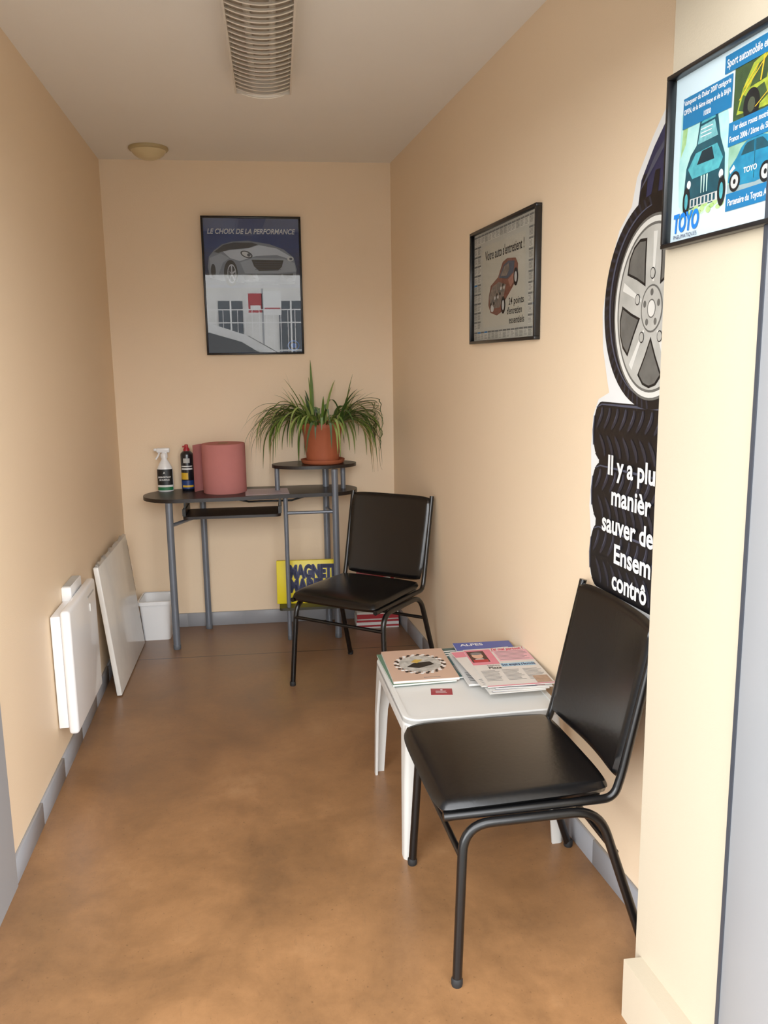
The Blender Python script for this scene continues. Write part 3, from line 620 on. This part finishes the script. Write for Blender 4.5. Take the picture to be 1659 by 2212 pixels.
for k in range(K+1):
    t=k/K;ang=math.radians(95+85*t);r=.110+.032*t**1.5
    x=r*math.cos(ang)-.01*t;y=r*math.sin(ang)*.9
    vs+=[(x,y,.002),(x,y,.243-.004*t)]
for k in range(K): fs.append((2*k,2*k+2,2*k+3,2*k+1))
b.add(vs,fs,pink,True);b.make("loose_sheet",parent=e)
b=MB();b.box(0,.215,0,.20,0,.001,mat("sheet_tint",(196,178,186),.4,.05));b.strips(.015,.18,.015,.18,10,.0012,mat("sheet_ink",(136,122,130),.5),.25)
tag(b.make("paper_sheet",loc=(-.205,4.105,DZ+.0003),rotz=math.radians(3)),"printed sheet of paper lying flat on desk","paper")
# plant
e=empty("potted_plant","spider plant in a terracotta plastic pot on raised shelf","potted plant",loc=(.185,4.262,.884))
b=MB();b.lathe([(0,0),(.098,0),(.108,.006),(.112,.022),(.106,.022),(.1,.01),(0,.008)],terra,n=48);b.make("saucer",parent=e)
b=MB();b.lathe([(0,.008),(.078,.008),(.082,.02),(.099,.17),(.106,.178),(.108,.205),(.106,.21),(.1,.21),(.097,.19),(0,.19)],terra,n=48);b.make("pot",parent=e)
b=MB();b.lathe([(0,.194),(.097,.192)],soil,n=32);b.make("soil",parent=e)
b=MB()
def leaf(az,L,el,droop,w,m,r0,pw=1.2,lim=-1.5):
    N=18;p=Vector((r0*math.cos(az),r0*math.sin(az),.192));pts=[p.copy()]
    for i in range(N):
        t=(i+1)/N;a=max(el-droop*t**pw,lim)
        stp=L/N;p=p+Vector((math.cos(az)*math.cos(a),math.sin(az)*math.cos(a),math.sin(a)))*stp
        if p.y>.150: p.y=.150-(p.y-.150)*.1
        if p.x>.28: p.x=.28+random.uniform(-.01,.01)
        if p.y<-.215: p.y=-.215
        rr=math.hypot(p.x,p.y)
        if p.z<.22 and rr<.122:
            k=.122/max(rr,.01);p.x*=k;p.y*=k
        if p.z<.01 and (p.x+.045)**2/.225**2+(p.y-.003)**2/.145**2<1: p.z=.010
        pts.append(p.copy())
        az+=random.uniform(-.05,.05)
    vs=[];fs=[];sd=Vector((-math.sin(az),math.cos(az),0))
    for i,q in enumerate(pts):
        t=i/N;ww=w*(.55+.45*math.sin(min(1,t*2.2)*math.pi/2))*(1-t**3)+.0005
        vs+=[q-sd*ww+Vector((0,0,ww*.35)),q,q+sd*ww+Vector((0,0,ww*.35))]
    for i in range(N):
        a=3*i;fs+=[(a,a+3,a+4,a+1),(a+1,a+4,a+5,a+2)]
    b.add(vs,fs,m,True)
gs=[g1,g1,g1,g2,g2,g3,g3]
for i in range(150):
    az=random.uniform(0,2*math.pi)
    front=math.radians(235)<az<math.radians(315)
    if front and random.random()<.35: az+=math.pi*.5*random.choice((-1,1))
    front=math.radians(235)<(az%(2*math.pi))<math.radians(315)
    L=random.uniform(.24,.44) if not front else random.uniform(.18,.36)
    el=random.uniform(.95,1.5)
    leaf(az,L,el,random.uniform(2.4,3.2),random.uniform(.0052,.0082),random.choice(gs),random.uniform(0,.05),pw=random.uniform(.7,1.15))
for i in range(22):
    leaf(random.uniform(0,6.28),random.uniform(.18,.28),random.uniform(1.2,1.55),random.uniform(.3,1.3),.0065,random.choice([g1,g2,g3]),random.uniform(0,.03))
leaf(1.9,.33,1.53,.10,.009,g1,.01);leaf(3.3,.28,1.5,.3,.009,g3,.01);leaf(5.9,.26,1.5,.25,.008,g1,.01)
for i in range(6): leaf(random.choice([random.uniform(3.3,3.9),random.uniform(5.5,6.1)]),.40,.9,3.0,.004,g4,.05,pw=.8)
b.make("foliage",parent=e)
# boxes
Myb=Matrix.Translation((-.072,4.185,.171))@Matrix.Rotation(math.radians(-3),4,'Z')@Matrix.Rotation(math.radians(-8),4,'X')
b=MB();b.box(0,.30,0,.045,0,.222,yellow,.002);Mf=basis((0,-.0005,0),(1,0,0),(0,0,1))
for dx,dz in((0,0),(.0025,0),(-.0025,0),(0,.0022),(0,-.0022)):
    zz=.001+.0001*(abs(dx)+abs(dz))*100
    b.text("MAGNETI",.088,.064+dx,.134+dz,zz,navy,width=.230,bold=.055,M=Mf);b.text("MARELLI",.088,.064+dx,.062+dz,zz,navy,width=.230,bold=.055,M=Mf)
ob=b.make("parts_box",M=Myb);tag(ob,"flat yellow cardboard box with dark blue lettering under desk","box")
b=MB();b.box(0,.225,0,.15,0,.045,white,.001);b.box(0,.225,-.0006,0,.008,.018,red);b.box(0,.225,-.0006,0,.034,.045,red)
tag(b.make("parts_box",loc=(.338,4.235,0)),"white box with red stripes on the floor in the corner","box",)
b=MB();b.box(0,.22,0,.145,0,.042,paper,.001);b.box(0,.22,-.0006,0,.005,.03,red)
tag(b.make("parts_box",loc=(.342,4.24,.0455)),"flat red and white box stacked near the wall corner","box")
b=MB();b.box(0,.20,0,.05,0,.20,mat("box_red",(160,24,34),.4),.002);b.box(.02,.18,-.0006,0,.15,.165,white)
tag(b.make("parts_box",loc=(.352,4.33,.088)),"upright red box standing on the stacked boxes","box")
# bin
e=empty("waste_bin","small white plastic waste bin beside the desk","bin",loc=(-.69,4.30,0))
b=MB();wb,wt,dp1,dp2,hh=.066,.080,.08,.096,.205
o1=rrect(-wb,wb,-dp1,dp1,.015,4);o2=rrect(-wt,wt,-dp2,dp2,.018,4);o3=rrect(-wt+.003,wt-.003,-dp2+.003,dp2-.003,.016,4);o4=rrect(-wb+.003,wb-.003,-dp1+.003,dp1-.003,.013,4);n=len(o1)
vs=[(x,y,0) for x,y in o1]+[(x,y,hh) for x,y in o2]+[(x,y,hh) for x,y in o3]+[(x,y,.004) for x,y in o4]
fs=[list(range(n))[::-1]]
for q in range(3):
    for k in range(n): fs.append((q*n+k,q*n+(k+1)%n,(q+1)*n+(k+1)%n,(q+1)*n+k))
fs.append([3*n+k for k in range(n)]);b.add(vs,fs,whitee);b.make("body",parent=e)
b=MB();ro=rrect(-wt-.006,wt+.006,-dp2-.006,dp2+.006,.02,4);ri=rrect(-wt+.001,wt-.001,-dp2+.001,dp2-.001,.018,4)
vs=[(x,y,hh-.016) for x,y in ro]+[(x,y,hh+.003) for x,y in ro]+[(x,y,hh+.003) for x,y in ri];fs=[]
for q in range(2):
    for k in range(n): fs.append((q*n+k,q*n+(k+1)%n,(q+1)*n+(k+1)%n,(q+1)*n+k))
b.add(vs,fs,whitee);b.make("rim",parent=e)
# heater : local x along wall away from the door, y up, z out of the wall
ul=Vector((XL(4)-XL(3),1,0)).normalized()
Mh=basis((XL(2.76),2.76,.168),ul,(0,0,1))
e=empty("wall_heater","white electric panel heater mounted low on the wall","heater",M=Mh)
b=MB();b.box(.0,.43,.015,.405,.004,.036,whitee,.003);b.box(.05,.38,.05,.36,0,.006,greyi);b.make("body",parent=e)
b=MB();b.box(-.012,.445,-.005,.425,.037,.070,whitee,.012,4);b.box(.28,.40,.385,.392,.0695,.0712,lgrey);b.box(.31,.325,.33,.36,.069,.074,whitep,.002);b.make("front_panel",parent=e)
b=MB();b.box(.20,.38,.38,.452,.0,.034,whitee,.004);b.box(.21,.37,.452,.4535,.004,.030,lgrey);b.make("control_box",parent=e)
# leaning board
a=math.asin(.060/.57)
Mbd=basis((-.728,3.475,.006),(-.02,1,0),(-math.sin(a),0,math.cos(a)))
e=empty("leaning_board","grey white panel in plastic film leaning against the wall","board",M=Mbd)
b=MB();b.box(0,.69,0,.565,-.022,0,boardm,.004);b.make("panel",parent=e)
b=MB();vs=[];fs=[];K=22
for k in range(K+1):
    t=k/K;yb=.28+.26*t
    vs+=[(.685,yb,.002),(.715+.03*math.sin(t*3.14)+.008*math.sin(t*23),yb-.01,(-.008+.006*math.sin(t*17))),(.69,yb,-.022)]
for k in range(K):
    for q in range(2): fs.append((3*k+q,3*k+3+q,3*k+4+q,3*k+1+q))
b.add(vs,fs,foil,True)
vs=[];fs=[]
for k in range(K+1):
    t=k/K;vs+=[(.69*t,.565,.001),(.69*t,.575+.006*math.sin(t*31),(-.011+.003*math.sin(t*50))),(.69*t,.565,-.022)]
for k in range(K):
    for q in range(2): fs.append((3*k+q,3*k+3+q,3*k+4+q,3*k+1+q))
b.add(vs,fs,foil,True)
b.make("plastic_film",parent=e)
# ---------------------------------------------------------------- outside (seen mirrored in the poster glass)
g=MB().box(-30,30,-30,YF,-.14,-.04,mat("pavement",(150,148,142),.9,.15,3));struct(g.make("ground"))
fa=MB();fm=mat("facade_render",(216,214,210),.8,.35,1.3);win=mat("facade_window",(60,70,80),.2)
fa.box(-6,7,-13.4,-13,-.1,3.35,fm)
for i in range(7):
    x=-4.6+1.5*i;fa.box(x,x+.6,-13,-12.96,.9,2.3,win);fa.box(x-.08,x+.68,-13,-12.95,.82,.9,white);fa.box(x+.28,x+.32,-12.96,-12.94,.9,2.3,white)
struct(fa.make("wall_street"))
sg=MB();sg.box(.5,.8,-9.9,-9.86,1.95,2.35,red);sg.box(.54,.76,-9.86,-9.855,2.0,2.1,white);sg.box(.82,1.2,-9.9,-9.86,1.9,2.4,white);sg.box(.84,1.18,-9.86,-9.855,2.0,2.05,red);sg.box(.78,.82,-9.96,-9.86,-.04,2.45,alum);tag(sg.make("street_sign"),"red and white signs on a post by the street","sign")
fe=MB()
for i in range(60): fe.box(-4+.13*i,-3.990+.13*i,-7.01,-6.99,-.04,1.95,white)
for z_ in(.2,.7,1.2,1.7,1.93): fe.box(-4,3.8,-7.015,-6.985,z_,z_+.02,white)
tag(fe.make("mesh_fence"),"white metal bar fence along the street","fence")
e=empty("parked_car","white hatchback car parked outside the entrance","car",loc=(-.45,-3.1,-.04))
prof=[(-1.9,.35),(-1.95,.75),(-1.85,1.05),(-1.6,1.50),(-1.3,1.68),(-.6,1.76),(.1,1.70),(.55,1.55),(1.15,1.20),(1.7,1.05),(2.0,.85),(2.05,.4),(1.75,.3),(-1.7,.28)]
cw=mat("car_white_paint",(240,242,244),.2,.02,coat=.6);cg=mat("car_window",(30,36,42),.08)
b=MB();n=len(prof);vs=[]
ws=[(.80 if z<1.21 else .80-.2*(z-1.2)/.55) for x,z in prof]
for s_ in(-1,1):
    for (x,z),w_ in zip(prof,ws): vs.append((x,s_*w_,z))
fs=[list(range(n))[::-1],list(range(n,2*n))]+[(i,(i+1)%n,n+(i+1)%n,n+i) for i in range(n)]
b.add(vs,fs,cw);b.make("body",parent=e)
b=MB()
for s_ in(-1,1):
    def sp_(x,z):
        w_=.80-.2*(z-1.2)/.55; return (x,s_*(w_+.006),z)
    for poly in([(-1.5,1.22),(-1.35,1.52),(-.55,1.61),(-.5,1.22)],[(-.44,1.22),(-.49,1.61),(.1,1.58),(.5,1.46),(.85,1.24)]):
        b.add([sp_(*p) for p in poly],[list(range(len(poly)))],cg)
b.add([(.60,-.66,1.535),(.60,.66,1.535),(1.13,.76,1.225),(1.13,-.76,1.225)],[(0,1,2,3)],cg);b.make("windows",parent=e)
for x in(-1.25,1.3):
    for s_ in(-1,1):
        Mw=Matrix.Translation((x,s_*.76,.30))@Matrix.Rotation(math.pi/2,4,'X');b=MB();b.lathe([(0,-.09),(.2,-.09),(.28,-.08),(.30,-.05),(.30,.05),(.28,.08),(.2,.09),(0,.09)],rubber,M=Mw);b.lathe([(0,-.095),(.17,-.095),(.18,.0),(.17,.095),(0,.095)],lgrey,M=Mw);b.make("wheel",parent=e)
# lights
w=bpy.data.worlds.new("overcast");SC.world=w;w.use_nodes=True;nt=w.node_tree;bg=nt.nodes["Background"]
tc=nt.nodes.new("ShaderNodeTexCoord");sp=nt.nodes.new("ShaderNodeSeparateXYZ");cr=nt.nodes.new("ShaderNodeValToRGB")
nt.links.new(tc.outputs["Generated"],sp.inputs[0]);nt.links.new(sp.outputs["Z"],cr.inputs[0]);nt.links.new(cr.outputs[0],bg.inputs[0])
cr.color_ramp.elements[0].color=(.98,.99,1,1);cr.color_ramp.elements[1].color=(.5,.51,.53,1);cr.color_ramp.elements[0].position=.12;cr.color_ramp.elements[1].position=.7
bg.inputs[1].default_value=7.3
pa=bpy.data.lights.new("doorway_portal","AREA");pa.shape='RECTANGLE';pa.size=1.5;pa.size_y=2.03;pa.cycles.is_portal=True
po=bpy.data.objects.new("doorway_portal",pa);COL.objects.link(po);po.location=(-.03,1.16,1.015);po.rotation_euler=(math.radians(90),0,0)
# ---------------------------------------------------------------- camera
f,th,ps,ro=1806.396,0.17572,0.11571,-0.01461
fw=Vector((math.sin(ps)*math.cos(th),math.cos(ps)*math.cos(th),-math.sin(th)))
r=Vector((math.cos(ps),-math.sin(ps),0));u=r.cross(fw)
R=r*math.cos(ro)+u*math.sin(ro);U=u*math.cos(ro)-r*math.sin(ro)
cd=bpy.data.cameras.new("camera");cam=bpy.data.objects.new("camera",cd);COL.objects.link(cam)
M=Matrix((R,U,-fw)).transposed().to_4x4();M.translation=Vector((0,0,H));cam.matrix_world=M
cd.sensor_fit='VERTICAL';cd.sensor_height=24;cd.sensor_width=24;cd.lens=24*f/2212;cd.clip_start=.05
SC.camera=cam
SC.view_settings.view_transform='Standard';SC.view_settings.exposure=0.58;SC.view_settings.gamma=1.12
